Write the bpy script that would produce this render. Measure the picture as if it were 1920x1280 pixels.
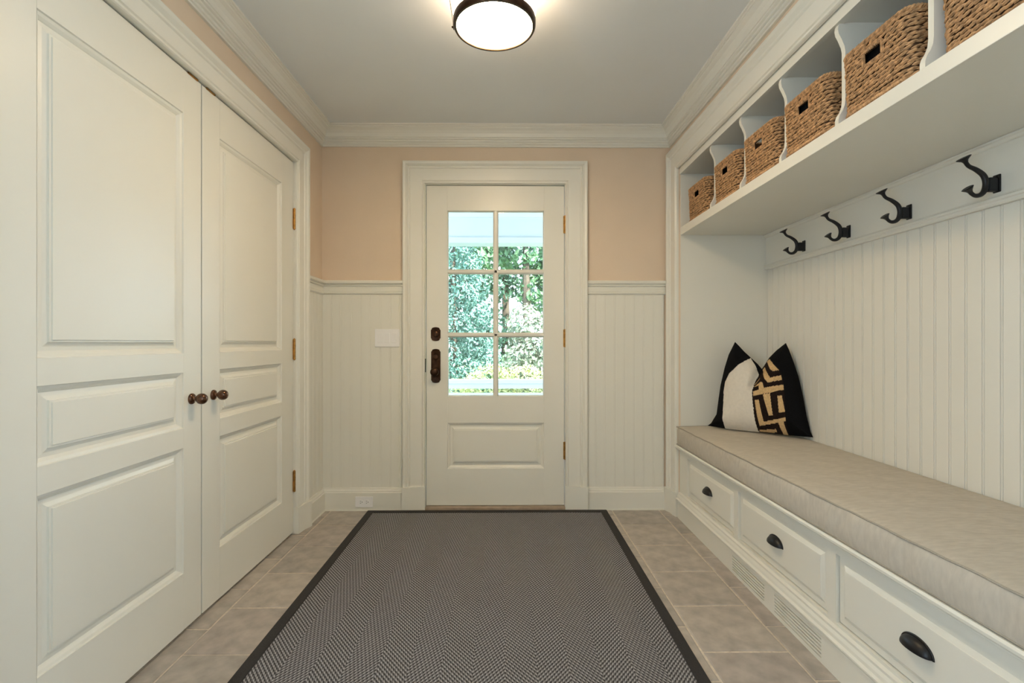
import bpy, bmesh, math, random
from mathutils import Vector, Matrix
random.seed(7)
PI = math.pi
for o in list(bpy.data.objects): bpy.data.objects.remove(o, do_unlink=True)
SC = bpy.context.scene
COL = SC.collection

# ------------------------------------------------------------------ camera, world, sun, side fill, exposure
cam = bpy.data.cameras.new('camera'); cam.lens = 926.0/1920*36; cam.sensor_width = 36
cam.shift_x = 5/1920; cam.shift_y = 2/1920; cam.clip_start = 0.02
camo = bpy.data.objects.new('camera', cam); COL.objects.link(camo)
camo.location = (0, 0, 1.105); camo.rotation_euler = (PI/2, 0, -math.radians(0.5))
SC.camera = camo
SC.view_settings.view_transform = 'Standard'; SC.view_settings.look = 'None'
SC.view_settings.gamma = 1; SC.view_settings.use_curve_mapping = False
SC.view_settings.exposure = 0.40

world = bpy.data.worlds.new('sky'); SC.world = world; world.use_nodes = True
wn = world.node_tree.nodes; bg = wn['Background']
bg.inputs[0].default_value = (0.66, 0.84, 1.0, 1); bg.inputs[1].default_value = 5.4

sun = bpy.data.lights.new('sun', 'SUN'); sun.energy = 18.0; sun.angle = 0.01; sun.color = (1, .95, .86)
suno = bpy.data.objects.new('sun', sun); COL.objects.link(suno)
suno.rotation_euler = Vector((-.45, .62, -.95)).to_track_quat('-Z', 'Y').to_euler()

def area(name, loc, rot, sx, sy, e, c):
    l = bpy.data.lights.new(name, 'AREA'); l.shape = 'RECTANGLE'; l.size = sx; l.size_y = sy; l.energy = e; l.color = c
    o = bpy.data.objects.new(name, l); COL.objects.link(o); o.location = loc; o.rotation_euler = rot
    return o
# fill lamps added outside two made-up side openings behind the camera
area('window_daylight', (-1.45, -.62, 1.45), (0, -PI/2, 0), 1.6, 1.2, 5, (.66, .84, 1.0))
area('window_daylight', (1.90, -.62, 1.45), (0, PI/2, 0), 1.6, 1.2, 3.5, (.66, .84, 1.0))

# ------------------------------------------------------------------ materials
def mat(name, col, rough=.5, metal=0, ns=0, na=.1, bump=0, bs=None, spec=.5, stretch=None, coat=0):
    m = bpy.data.materials.new(name); m.use_nodes = True
    n = m.node_tree.nodes; l = m.node_tree.links; p = n['Principled BSDF']
    p.inputs['Base Color'].default_value = (*col, 1); p.inputs['Roughness'].default_value = rough
    p.inputs['Metallic'].default_value = metal; p.inputs['Specular IOR Level'].default_value = spec
    p.inputs['Coat Weight'].default_value = coat
    tc = n.new('ShaderNodeTexCoord'); mp = n.new('ShaderNodeMapping'); l.new(tc.outputs['Object'], mp.inputs[0])
    if stretch: mp.inputs['Scale'].default_value = stretch
    if ns:
        t = n.new('ShaderNodeTexNoise'); t.inputs['Scale'].default_value = ns; t.inputs['Detail'].default_value = 4
        l.new(mp.outputs[0], t.inputs['Vector'])
        r = n.new('ShaderNodeMapRange'); r.inputs[3].default_value = 1-na; r.inputs[4].default_value = 1+na
        r.inputs[1].default_value = .3; r.inputs[2].default_value = .7
        l.new(t.outputs['Fac'], r.inputs[0])
        mx = n.new('ShaderNodeVectorMath'); mx.operation = 'SCALE'; mx.inputs[0].default_value = col
        l.new(r.outputs[0], mx.inputs['Scale']); l.new(mx.outputs[0], p.inputs['Base Color'])
    if bump:
        t2 = n.new('ShaderNodeTexNoise'); t2.inputs['Scale'].default_value = bs or ns; t2.inputs['Detail'].default_value = 3
        l.new(mp.outputs[0], t2.inputs['Vector'])
        b = n.new('ShaderNodeBump'); b.inputs['Strength'].default_value = bump; b.inputs['Distance'].default_value = .01
        l.new(t2.outputs['Fac'], b.inputs['Height']); l.new(b.outputs[0], p.inputs['Normal'])
    return m
WHITE = mat('white_paint', (.81, .79, .71), .33, ns=3, na=.012, )
PEACH = mat('peach_wall_paint', (.76, .615, .47), .7, ns=4, na=.02, bump=.05, bs=140)
CEIL = mat('ceiling_paint', (.83, .855, .86), .8, ns=2, na=.015)
GROUT = mat('grout', (.66, .58, .48), .9, ns=60, na=.15)
TILE = [mat('stone_tile_%d' % i, c, .42, ns=14, na=.22, bump=.12, bs=30) for i, c in
        enumerate([(.43, .385, .34), (.395, .355, .315), (.455, .405, .355), (.42, .37, .33)])]
BLACK = mat('black_iron', (.012, .012, .014), .38, metal=.3, ns=30, na=.2)
BRONZE = mat('oil_rubbed_bronze', (.055, .026, .013), .3, metal=.8, ns=25, na=.5)
KNOBM = mat('brown_knob', (.105, .042, .016), .2, metal=.55, ns=20, na=.2, coat=.4)
BRASS = mat('aged_brass', (.42, .22, .06), .3, metal=.9, ns=60, na=.35)
LINEN = mat('linen', (.56, .51, .435), .9, ns=26, na=.07, bump=.25, bs=18, stretch=(1, 3.0, 1), spec=.2)
PIPE = mat('linen_piping', (.40, .36, .30), .9, ns=300, na=.12, spec=.2)
CLOTHB = mat('black_cloth', (.006, .006, .007), .95, ns=200, na=.3, spec=.1)
CREAM = mat('cream_cloth', (.74, .68, .59), .9, ns=60, na=.04, bump=.1, bs=50, spec=.2)
TAN = mat('tan_applique', (.62, .42, .21), .95, ns=120, na=.15, bump=.2, bs=200, spec=.1)
DKBR = mat('dark_raffia', (.018, .011, .009), .95, ns=160, na=.4, spec=.1)
PLAST = mat('white_plastic', (.90, .89, .89), .3, ns=5, na=.01)
DARK = mat('dark_void', (.02, .017, .014), .9)
RUGB = mat('rug_binding', (.022, .020, .021), .8, ns=180, na=.3, bump=.15, bs=300)
STONE = mat('threshold_wood', (.40, .31, .23), .5, ns=20, na=.15)
WICK = mat('wicker', (.49, .285, .14), .6, ns=70, na=.5, bump=.15, bs=90, spec=.35)
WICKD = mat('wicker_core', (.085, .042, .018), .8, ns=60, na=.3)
DECK = mat('porch_boards', (.42, .42, .42), .7, ns=8, na=.1)
EXTW = mat('exterior_white', (.60, .64, .67), .5, ns=5, na=.02)
GRASS = mat('lawn', (.09, .14, .045), .9, ns=6, na=.3)
BARK = mat('bark', (.10, .075, .055), .9, ns=12, na=.3)
def leafmat(name, c, var=.35):
    m = mat(name, c, .55, ns=2.2, na=var, spec=.3); return m
LF = dict(spruce=leafmat('blue_green_leaf', (.145, .28, .23)), pale=leafmat('pale_leaf', (.36, .40, .30)),
          tree=leafmat('tree_leaf', (.135, .25, .12)), lime=leafmat('lime_leaf', (.50, .52, .24)), deep=leafmat('deep_leaf', (.115, .215, .15)))
def emis(name, c, s):
    m = bpy.data.materials.new(name); m.use_nodes = True; p = m.node_tree.nodes['Principled BSDF']
    p.inputs['Base Color'].default_value = (.9, .88, .84, 1); p.inputs['Roughness'].default_value = .25
    p.inputs['Emission Color'].default_value = (*c, 1); p.inputs['Emission Strength'].default_value = s
    return m
GLOW = emis('lit_glass_bottom', (1, .74, .43), 50)
GLOWS = emis('lit_glass_side', (1, .76, .52), 7)
def glassmat():
    m = bpy.data.materials.new('clear_glass'); m.use_nodes = True; n = m.node_tree.nodes; l = m.node_tree.links
    n.remove(n['Principled BSDF']); o = n['Material Output']
    t = n.new('ShaderNodeBsdfTransparent'); t.inputs[0].default_value = (.95, .98, .97, 1)
    g = n.new('ShaderNodeBsdfGlossy'); g.inputs['Roughness'].default_value = .02
    f = n.new('ShaderNodeFresnel'); f.inputs[0].default_value = 1.45
    x = n.new('ShaderNodeMixShader'); l.new(f.outputs[0], x.inputs[0]); l.new(t.outputs[0], x.inputs[1]); l.new(g.outputs[0], x.inputs[2])
    l.new(x.outputs[0], o.inputs[0]); return m
GLASS = glassmat()
def rugmat():
    m = bpy.data.materials.new('rug_herringbone'); m.use_nodes = True; n = m.node_tree.nodes; l = m.node_tree.links
    p = n['Principled BSDF']; p.inputs['Roughness'].default_value = .85; p.inputs['Specular IOR Level'].default_value = .25
    tc = n.new('ShaderNodeTexCoord'); sp = n.new('ShaderNodeSeparateXYZ'); l.new(tc.outputs['Object'], sp.inputs[0])
    def M(op, a, b=None, c=None):
        q = n.new('ShaderNodeMath'); q.operation = op
        for i, v in enumerate((a, b, c)):
            if v is None: continue
            if isinstance(v, (int, float)): q.inputs[i].default_value = v
            else: l.new(v, q.inputs[i])
        return q.outputs[0]
    x, y = sp.outputs[0], sp.outputs[1]
    zig = M('PINGPONG', x, .108)                       # chevron columns
    u = M('ADD', y, M('MULTIPLY', zig, 1.25))
    rib = M('SINE', M('MULTIPLY', u, 2*PI/.0185))
    nz = n.new('ShaderNodeTexNoise'); nz.inputs['Scale'].default_value = 260; l.new(tc.outputs['Object'], nz.inputs['Vector'])
    par = M('MULTIPLY', M('FLOOR', M('DIVIDE', u, .0185)), .0042)
    bead = M('SINE', M('MULTIPLY', M('ADD', M('SUBTRACT', x, M('MULTIPLY', y, .0)), par), 2*PI/.0098))
    hgt = M('ADD', M('MULTIPLY', rib, .55), M('MULTIPLY', bead, .33))
    hgt = M('ADD', hgt, M('MULTIPLY', M('SUBTRACT', nz.outputs['Fac'], .5), 1.1))
    r = n.new('ShaderNodeValToRGB'); l.new(M('MULTIPLY_ADD', hgt, .5, .5), r.inputs[0])
    r.color_ramp.elements[0].position = .12; r.color_ramp.elements[0].color = (.028, .027, .030, 1)
    r.color_ramp.elements[1].position = .95; r.color_ramp.elements[1].color = (.50, .49, .51, 1)
    e = r.color_ramp.elements.new(.5); e.color = (.17, .165, .172, 1)
    l.new(r.outputs[0], p.inputs['Base Color'])
    b = n.new('ShaderNodeBump'); b.inputs['Strength'].default_value = .6; b.inputs['Distance'].default_value = .004
    l.new(hgt, b.inputs['Height']); l.new(b.outputs[0], p.inputs['Normal']); return m
RUG = rugmat()

# ------------------------------------------------------------------ builders
class MB:
    """collects verts / faces of one mesh"""
    def __init__(s): s.v = []; s.f = []
    def add(s, vs, fs):
        k = len(s.v); s.v += [tuple(v) for v in vs]; s.f += [tuple(i+k for i in f) for f in fs]; return s
    def box(s, x0, x1, y0, y1, z0, z1):
        x0, x1 = min(x0, x1), max(x0, x1); y0, y1 = min(y0, y1), max(y0, y1); z0, z1 = min(z0, z1), max(z0, z1)
        return s.add([(x0,y0,z0),(x1,y0,z0),(x1,y1,z0),(x0,y1,z0),(x0,y0,z1),(x1,y0,z1),(x1,y1,z1),(x0,y1,z1)],
                     [(0,3,2,1),(4,5,6,7),(0,1,5,4),(1,2,6,5),(2,3,7,6),(3,0,4,7)])
    def sweep(s, A, B, n, t, prof, mA=0, mB=0):
        A, B, n, t = Vector(A), Vector(B), Vector(n), Vector(t); d = (B-A).normalized(); k = len(prof)
        v = [A + n*p[0] + t*p[1] - d*(p[0]*mA) for p in prof] + [B + n*p[0] + t*p[1] + d*(p[0]*mB) for p in prof]
        f = [(i, (i+1) % k, (i+1) % k + k, i+k) for i in range(k)] + [tuple(range(k)), tuple(range(2*k-1, k-1, -1))]
        return s.add(v, f)
    def rings(s, rects, fn):
        """nested rectangles (a0,a1,b0,b1,depth) in a plane; fn maps (a,b,depth) to a point"""
        k0 = len(s.v)
        for (a0, a1, b0, b1, z) in rects: s.v += [tuple(fn(*q)) for q in ((a0,b0,z),(a1,b0,z),(a1,b1,z),(a0,b1,z))]
        for i in range(len(rects)-1):
            for j in range(4):
                a = k0+4*i+j; b = k0+4*i+(j+1) % 4; s.f.append((a, b, b+4, a+4))
        e = k0+4*(len(rects)-1); s.f.append((e, e+1, e+2, e+3)); return s
    def tube(s, pts, rad, seg=10, flat=None):
        pts = [Vector(p) for p in pts]; k0 = len(s.v); N = len(pts)
        rad = rad if isinstance(rad, (list, tuple)) else [rad]*N
        up = None
        for i, p in enumerate(pts):
            d = (pts[min(i+1, N-1)] - pts[max(i-1, 0)]).normalized()
            if up is None: up = d.orthogonal().normalized()
            up = (up - d*up.dot(d)).normalized(); w = d.cross(up)
            for j in range(seg):
                a = 2*PI*j/seg; s.v.append(tuple(p + (up*math.cos(a) + w*math.sin(a))*rad[i]))
        for i in range(N-1):
            for j in range(seg):
                a = k0+i*seg+j; b = k0+i*seg+(j+1) % seg; s.f.append((a, b, b+seg, a+seg))
        s.f.append(tuple(k0+j for j in range(seg))[::-1]); s.f.append(tuple(k0+(N-1)*seg+j for j in range(seg))); return s
    def lathe(s, prof, seg=24, M=None):
        M = M or Matrix(); k0 = len(s.v); N = len(prof)
        for r, z in prof:
            for j in range(seg):
                a = 2*PI*j/seg; s.v.append(tuple(M @ Vector((r*math.cos(a), r*math.sin(a), z))))
        for i in range(N-1):
            for j in range(seg):
                a = k0+i*seg+j; b = k0+i*seg+(j+1) % seg; s.f.append((a, b, b+seg, a+seg))
        if prof[0][0] > 1e-5: s.f.append(tuple(k0+j for j in range(seg))[::-1])
        if prof[-1][0] > 1e-5: s.f.append(tuple(k0+(N-1)*seg+j for j in range(seg)))
        return s
    def mesh(s, name, m, bevel=0, smooth=False):
        me = bpy.data.meshes.new(name); bm = bmesh.new()
        vs = [bm.verts.new(v) for v in s.v]
        for f in s.f:
            try: bm.faces.new([vs[i] for i in f])
            except ValueError: pass
        bmesh.ops.remove_doubles(bm, verts=bm.verts, dist=1e-6)
        bmesh.ops.recalc_face_normals(bm, faces=bm.faces)
        if bevel:
            es = [e for e in bm.edges if len(e.link_faces) == 2 and e.calc_face_angle(0) > .9]
            bmesh.ops.bevel(bm, geom=es, offset=bevel, segments=2, affect='EDGES', profile=.5, clamp_overlap=True)
        bm.to_mesh(me); bm.free()
        if smooth:
            me.shade_smooth()
            me.set_sharp_from_angle(angle=math.radians(smooth if smooth is not True else 40))
        me.materials.append(m); return me
    def build(s, name, m, parent=None, loc=None, bevel=0, smooth=False, **tags):
        return place(s.mesh(name, m, bevel, smooth), name, parent, loc, **tags)
WL = {}
def place(me, name, parent=None, loc=None, **tags):
    o = bpy.data.objects.new(name, me); COL.objects.link(o)
    if parent is not None:
        o.parent = parent
        o.location = loc if loc is not None else -WL.get(parent.name, Vector((0, 0, 0)))
        WL[o.name] = WL.get(parent.name, Vector((0, 0, 0))) + o.location if loc is not None else Vector((0, 0, 0))
    else:
        if loc is not None: o.location = loc
        WL[o.name] = Vector(o.location)
    for k, v in tags.items(): o[k] = v
    return o
def thing(name, loc=(0, 0, 0), rz=0, **tags):
    o = bpy.data.objects.new(name, None); COL.objects.link(o); o.location = loc; o.rotation_euler.z = rz
    o.empty_display_size = .05; WL[o.name] = Vector(loc)
    for k, v in tags.items(): o[k] = v
    return o
def copy_tree(o, parent=None):
    c = o.copy(); COL.objects.link(c); c.parent = parent
    for ch in list(o.children): copy_tree(ch, c)
    return c
Z0 = Vector((0, 0, 0))

# ------------------------------------------------------------------ room dimensions
XL, XR, YB, YR, HC = -1.212, 1.10, 3.28, -1.5, 2.525
DX0, DX1, DH = -.526, .397, 2.152                      # front door opening
CY0, CY1, CH = 1.178, 2.862, 2.148                     # closet opening on the left wall
AX, AY0, AY1 = 1.685, .28, 3.12                        # bench alcove
S = dict(kind='structure'); WY0, WY1, WZ0, WZ1 = -1.25, .0, .62, 2.28   # added openings for the side fill lamps

# floor: grout bed and single tiles
fl = MB().box(-1.6, 1.8, -1.7, 3.46, -.12, -.0015).build('floor', GROUT, label='grey brown stone tile floor with pale grout', category='floor', **S)
TP, TL = .308, .3095
def tile_mesh(w, l, k):
    j = lambda: random.uniform(-.0015, .0015)
    h, e = .0065, .005
    c = [(-w/2+j(), -l/2+j()), (w/2+j(), -l/2+j()), (w/2+j(), l/2+j()), (-w/2+j(), l/2+j())]
    m = []
    for i in range(4):                                 # worn, slightly wavy edges
        a, b = Vector(c[i]), Vector(c[(i+1) % 4]); m.append(a)
        nn = Vector((b.y-a.y, a.x-b.x)).normalized()
        for q in (.33, .68): m.append(a.lerp(b, q) + nn*random.uniform(-.0018, .0012))
    n = len(m); v = [(p.x, p.y, -.006) for p in m] + [(p.x, p.y, 0) for p in m] + [(p.x*(1-e*2/w), p.y*(1-e*2/l), .0022) for p in m]
    f = [(i, (i+1) % n, (i+1) % n+n, i+n) for i in range(n)] + [(i+n, (i+1) % n+n, (i+1) % n+2*n, i+2*n) for i in range(n)] + [tuple(range(2*n, 3*n))]
    me = MB().add(v, f).mesh('tile', TILE[k]); return me
GR = .0075
def put_tile(x0, x1, y0, y1, pool):
    w, l = x1-x0-GR, y1-y0-GR
    if w < .02 or l < .02: return
    key = (round(w, 3), round(l, 3)); lst = pool.setdefault(key, [])
    if len(lst) < 8: lst.append(tile_mesh(w, l, len(lst) % 4)); me = lst[-1]
    else: me = random.choice(lst)
    o = place(me, 'tile', fl, loc=((x0+x1)/2, (y0+y1)/2, -.0005))
pool = {}
for ci in range(-7, 3):
    gx0 = .706 + ci*TP; x0, x1 = max(gx0, XL-.02), min(gx0+TP, 1.108)
    if x1-x0 < .03: continue
    off = 1.758 if ci % 2 == 0 else 1.916
    ri = math.floor((YR-off)/TL)
    while True:
        y0, y1 = max(off+ri*TL, YR), min(off+(ri+1)*TL, YB-.02)
        ri += 1
        if y0 > YB-.06: break
        if x0 > -.86 and x1 < .63 and y0 > .3: continue     # wholly under the rug
        put_tile(x0, x1, y0, y1, pool)

# ceiling slab, extended past the walls as an added eave against sun
MB().box(-2.6, 2.9, -2.2, 3.46, HC, HC+.2).build('ceiling', CEIL, label='smooth pale grey white ceiling', category='ceiling', **S)

# walls
wb = MB().box(-1.45, DX0-.03, YB, YB+.16, 0, HC).box(DX1+.03, 1.85, YB, YB+.16, 0, HC).box(DX0-.03, DX1+.03, YB, YB+.16, DH+.03, HC).build(
    'wall_back', PEACH, label='peach end wall with white beadboard wainscot around the entry door', category='wall', **S)
wl = MB().box(XL-.2, XL, CY1+.03, YB, 0, HC).box(XL-.2, XL, WY1, CY0-.03, 0, HC).box(XL-.2, XL, YR, WY0, 0, HC).box(XL-.2, XL, WY0, WY1, 0, WZ0).box(XL-.2, XL, WY0, WY1, WZ1, HC).box(XL-.2, XL, CY0-.03, CY1+.03, CH+.03, HC).box(XL-.2, XL-.10, CY0-.03, CY1+.03, 0, CH+.03).build(
    'wall_left', PEACH, label='peach left wall holding the double closet doors', category='wall', **S)
wr = MB().box(AX, AX+.15, WY1, YB, 0, HC).box(AX, AX+.15, YR, WY0, 0, HC).box(AX, AX+.15, WY0, WY1, 0, WZ0).box(AX, AX+.15, WY0, WY1, WZ1, HC).box(XR, AX, AY1, YB, 0, HC).box(XR, AX, AY0-.1, AY0, 0, HC).box(XR, XR+.05, AY0, AY1, 2.215, HC).box(XR+.05, AX, AY0, AY1, 2.3, HC).build(
    'wall_right', PEACH, label='right wall with a deep white bench alcove', category='wall', **S)
MB().box(-1.45, 1.85, YR-.15, YR, 0, HC).build('wall_rear', PEACH, label='plain peach wall behind the viewer', category='wall', **S)
for k_, (xa, xb, lab) in enumerate(((XL-.2, XL, 'white window in the left wall behind the viewer'), (AX, AX+.15, 'white window in the right wall behind the viewer'))):
    w1 = thing('window_%d' % (k_+1), (xa, -.62, WZ0), label=lab, category='window', **S)  # unseen openings added as a source of cool fill light
    MB().box(xa, xb, WY0, WY0+.04, WZ0, WZ1).box(xa, xb, WY1-.04, WY1, WZ0, WZ1).box(xa, xb, WY0+.04, WY1-.04, WZ0, WZ0+.04).box(xa, xb, WY0+.04, WY1-.04, WZ1-.04, WZ1).build('window_frame', WHITE, w1)

# alcove lining (white panels)
MB().box(XR+.012, AX, AY1-.004, AY1, .0, 2.2).box(AX-.012, AX, AY0, AY1, 0, 2.2).box(XR+.012, AX, AY0, AY0+.004, 0, 2.2).build('lining', WHITE, wr)

# beadboard planks, one by one
def board_mesh(w, h, sh=0):
    p = [(0, 0), (0, .006), (.0015, .0095), (w-.0110, .0095), (w-.0100, .0055), (w-.0088, .0055), (w-.0080, .0085), (w-.0055, .0094), (w-.0025, .0088), (w-.0016, .0058), (w, .0058), (w, 0)]
    if sh: p = [(0, 0)] + [(a, b+(.0095-b)*sh) for a, b in p[1:-1]] + [(w, 0)]
    return MB().sweep((0, 0, 0), (0, 0, h), (1, 0, 0), (0, -1, 0), p).mesh('board', WHITE)
BW = .0643
def boards(parent, a0, a1, h0, h1, fn, rz):
    meshes = {}; a = a0
    while a < a1-.004:
        w = min(BW, a1-a)
        if w < .018: break
        k = round(w, 3)
        if k not in meshes: meshes[k] = board_mesh(w, h1-h0, .6)
        o = place(meshes[k], 'board', parent, loc=fn(a, h0)); o.rotation_euler.z = rz; a += w
boards(wb, XL+.008, -.668, .10, 1.44, lambda a, h: (a, YB, h), 0)
boards(wb, .541, 1.068, .10, 1.44, lambda a, h: (a, YB, h), 0)
def lb():
    y = 2.98
    me = board_mesh(BW, 1.34, .6)
    while y < YB-.02:
        o = place(me, 'board', wl, loc=(XL, y, .10)); o.rotation_euler.z = PI/2; y += BW
lb()
meb = board_mesh(BW, 1.06); y = AY1-.006
while y > AY0+.07:
    o = place(meb, 'board', wr, loc=(AX-.012, y, .52)); o.rotation_euler.z = -PI/2; y -= BW

# ------------------------------------------------------------------ mouldings
CROWN = [(0, 0), (.082, 0), (.082, -.009), (.075, -.011), (.075, -.017), (.068, -.019), (.066, -.024), (.052, -.034), (.042, -.050), (.038, -.068), (.038, -.071), (.032, -.074), (.034, -.078), (.033, -.082),
         (.024, -.086), (.027, -.091), (.025, -.097), (.017, -.100), (.019, -.107), (.017, -.112), (.011, -.115), (.012, -.126), (0, -.126)]
cr = thing('trim_1', (0, 1, HC), label='white stepped crown moulding running round the ceiling', category='crown moulding', **S)
up = (0, 0, 1)
for A, B, n in (((XL, YR, HC), (XL, YB, HC), (1, 0, 0)), ((XL, YB, HC), (XR, YB, HC), (0, -1, 0)), ((XR, YB, HC), (XR, AY0-.1, HC), (-1, 0, 0)), ((AX, YR, HC), (XL, YR, HC), (0, 1, 0))):
    MB().sweep(A, B, n, up, CROWN, -1, -1).build('crown_run', WHITE, cr)
def casing_prof(W, k=1.0):
    return [(0, 0), (0, .012), (.003, .017), (.008, .017), (.011, .013), (.015, .013), (.019, .019), (.026, .020), (W-.048, .021), (W-.043, .027), (W-.036, .028), (W-.031, .024),
            (W-.026, .029), (W-.018, .037), (W-.006, .040), (W, .038), (W, 0)]
RAIL = [(0, 0), (.012, 0), (.020, .007), (.020, .014), (.012, .018), (.014, .024), (.015, .046), (.013, .052), (.021, .056), (.023, .062), (.020, .066), (.030, .070), (.034, .075), (.034, .086), (.028, .092), (0, .092)]
cr2 = thing('trim_2', (0, YB, 1.42), label='white moulded chair rail above the beadboard wainscot', category='chair rail', **S)
for A, B, n, mA, mB in (((XL, 2.985, 1.422), (XL, YB, 1.422), (1, 0, 0), 0, -1), ((XL, YB, 1.422), (-.672, YB, 1.422), (0, -1, 0), -1, 0), ((.545, YB, 1.422), (1.064, YB, 1.422), (0, -1, 0), 0, 0)):
    MB().sweep(A, B, n, up, RAIL, mA, mB).build('rail_run', WHITE, cr2)
BASE = [(0, 0), (.036, 0), (.036, .006), (.032, .009), (.031, .118), (.026, .122), (.026, .130), (.020, .137), (.018, .147), (0, .147)]
bb = thing('baseboard_back', (0, YB, 0), label='tall white baseboard below the end wall wainscot', category='baseboard', **S)
MB().sweep((XL, YB, 0), (-.672, YB, 0), (0, -1, 0), up, BASE, -1, 0).build('baseboard_run', WHITE, bb)
MB().sweep((.545, YB, 0), (1.064, YB, 0), (0, -1, 0), up, BASE, 0, 0).build('baseboard_run', WHITE, bb)
bl = thing('baseboard_left', (XL, 3.1, 0), label='short white baseboard beside the closet casing', category='baseboard', **S)
MB().sweep((XL, 2.985, 0), (XL, YB, 0), (1, 0, 0), up, BASE, 0, -1).build('baseboard_run', WHITE, bl)
MB().sweep((XL, YR, 0), (XL, CY0-.125, 0), (1, 0, 0), up, BASE, 0, 0).build('baseboard_run', WHITE, bl)

# ------------------------------------------------------------------ casings
def plinth(mb, A, B, n, t, W):                          # curved plinth block: follows the casing, a little proud
    p = [(-.002, 0), (-.002, .020), (.010, .024), (.03, .027), (W*.55, .031), (W-.03, .043), (W-.012, .049), (W+.003, .049), (W+.003, 0)]
    return mb.sweep(A, B, n, t, p)
# front door casing (faces -Y)
WE = .142; ce = thing('trim_3', ((DX0+DX1)/2, YB, 0), label='wide white moulded casing around the entry door', category='door casing', **S)
ci0, ci1, ct = DX0-.004, DX1+.004, DH+.004
P = casing_prof(WE); ty = (0, -1, 0)
MB().sweep((ci0, YB, .14), (ci0, YB, ct), (-1, 0, 0), ty, P, 0, 1).build('casing_side', WHITE, ce, smooth=25)
MB().sweep((ci1, YB, .14), (ci1, YB, ct), (1, 0, 0), ty, P, 0, 1).build('casing_side', WHITE, ce, smooth=25)
MB().sweep((ci0, YB, ct), (ci1, YB, ct), (0, 0, 1), ty, P, 1, 1).build('casing_head', WHITE, ce, smooth=25)
for x, nx in ((ci0, -1), (ci1, 1)): plinth(MB(), (x, YB, 0), (x, YB, .155), (nx, 0, 0), ty, WE).build('plinth_block', WHITE, ce, smooth=25)
MB().box(DX0-.03, DX0-.001, YB, YB+.15, 0, DH+.03).box(DX1+.001, DX1+.03, YB, YB+.15, 0, DH+.03).box(DX0, DX1, YB, YB+.15, DH+.001, DH+.03).build('jamb', WHITE, ce)
MB().box(DX0, DX1, YB-.03, YB+.15, -.002, .018).build('trim_4', STONE, label='low tan threshold under the entry door', category='threshold', **S)
# closet casing (faces +X)
WC = .124; cc = thing('trim_5', (XL, (CY0+CY1)/2, 0), label='white moulded casing around the double closet doors', category='door casing', **S)
P = casing_prof(WC); tx = (1, 0, 0)
MB().sweep((XL, CY1, .14), (XL, CY1, CH), (0, 1, 0), tx, P, 0, 1).build('casing_side', WHITE, cc, smooth=25)
MB().sweep((XL, CY0, .14), (XL, CY0, CH), (0, -1, 0), tx, P, 0, 1).build('casing_side', WHITE, cc, smooth=25)
MB().sweep((XL, CY0, CH), (XL, CY1, CH), (0, 0, 1), tx, P, 1, 1).build('casing_head', WHITE, cc, smooth=25)
for y, ny in ((CY0, -1), (CY1, 1)): plinth(MB(), (XL, y, 0), (XL, y, .155), (0, ny, 0), tx, WC).build('plinth_block', WHITE, cc, smooth=25)
MB().box(XL-.1, XL-.001, CY1+.001, CY1+.03, 0, CH+.03).box(XL-.1, XL-.001, CY0-.03, CY0-.001, 0, CH+.03).box(XL-.1, XL-.001, CY0, CY1, CH+.001, CH+.03).build('jamb', WHITE, cc)
# alcove casing (faces -X)
WA = .135; ca = thing('trim_6', (XR, AY1, 0), label='white moulded casing framing the bench and cubby alcove', category='casing', **S)
P = casing_prof(WA); tx = (-1, 0, 0); HT = 2.207
MB().sweep((XR, AY1, .14), (XR, AY1, HT), (0, 1, 0), tx, P, 0, 1).build('casing_side', WHITE, ca, smooth=25)
MB().sweep((XR, AY0, .14), (XR, AY0, HT), (0, -1, 0), tx, P, 0, 1).build('casing_side', WHITE, ca, smooth=25)
MB().sweep((XR, AY0, HT), (XR, AY1, HT), (0, 0, 1), tx, P, 1, 1).build('casing_head', WHITE, ca, smooth=25)
for y, ny in ((AY0, -1), (AY1, 1)): plinth(MB(), (XR, y, 0), (XR, y, .155), (0, ny, 0), tx, WA).build('plinth_block', WHITE, ca, smooth=25)

# ------------------------------------------------------------------ shared hardware
def hinge(parent, loc, rz=0, h=.115):
    hg = MB().tube([(0, 0, -h/2), (0, 0, h/2)], .0072, 12)
    for q in (-.5, -.17, .17, .5): hg.tube([(0, 0, q*h-.0012), (0, 0, q*h+.0012)], .0084, 12)
    hg.tube([(0, 0, h/2), (0, 0, h/2+.006)], [.006, .003], 10).tube([(0, 0, -h/2-.006), (0, 0, -h/2)], [.003, .006], 10)
    o = hg.build('hinge', BRASS, parent, loc, smooth=True); o['label'] = 'aged brass hinge'
    lf = MB().box(-.013, .013, .001, .004, -h/2, h/2).build('leaf', BRASS, o, (0, 0, 0)); o.rotation_euler.z = rz
    return o
def panel_rings(a0, a1, b0, b1):
    r = [(0, 0), (.002, .005), (.010, .008), (.017, .014), (.019, .0165), (.030, .0155), (.041, .0115), (.0422, .0065), (.0475, .0065), (.0487, .003), (.052, .003)]
    return [(a0+i, a1-i, b0+i, b1-i, -d) for i, d in r]

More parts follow.
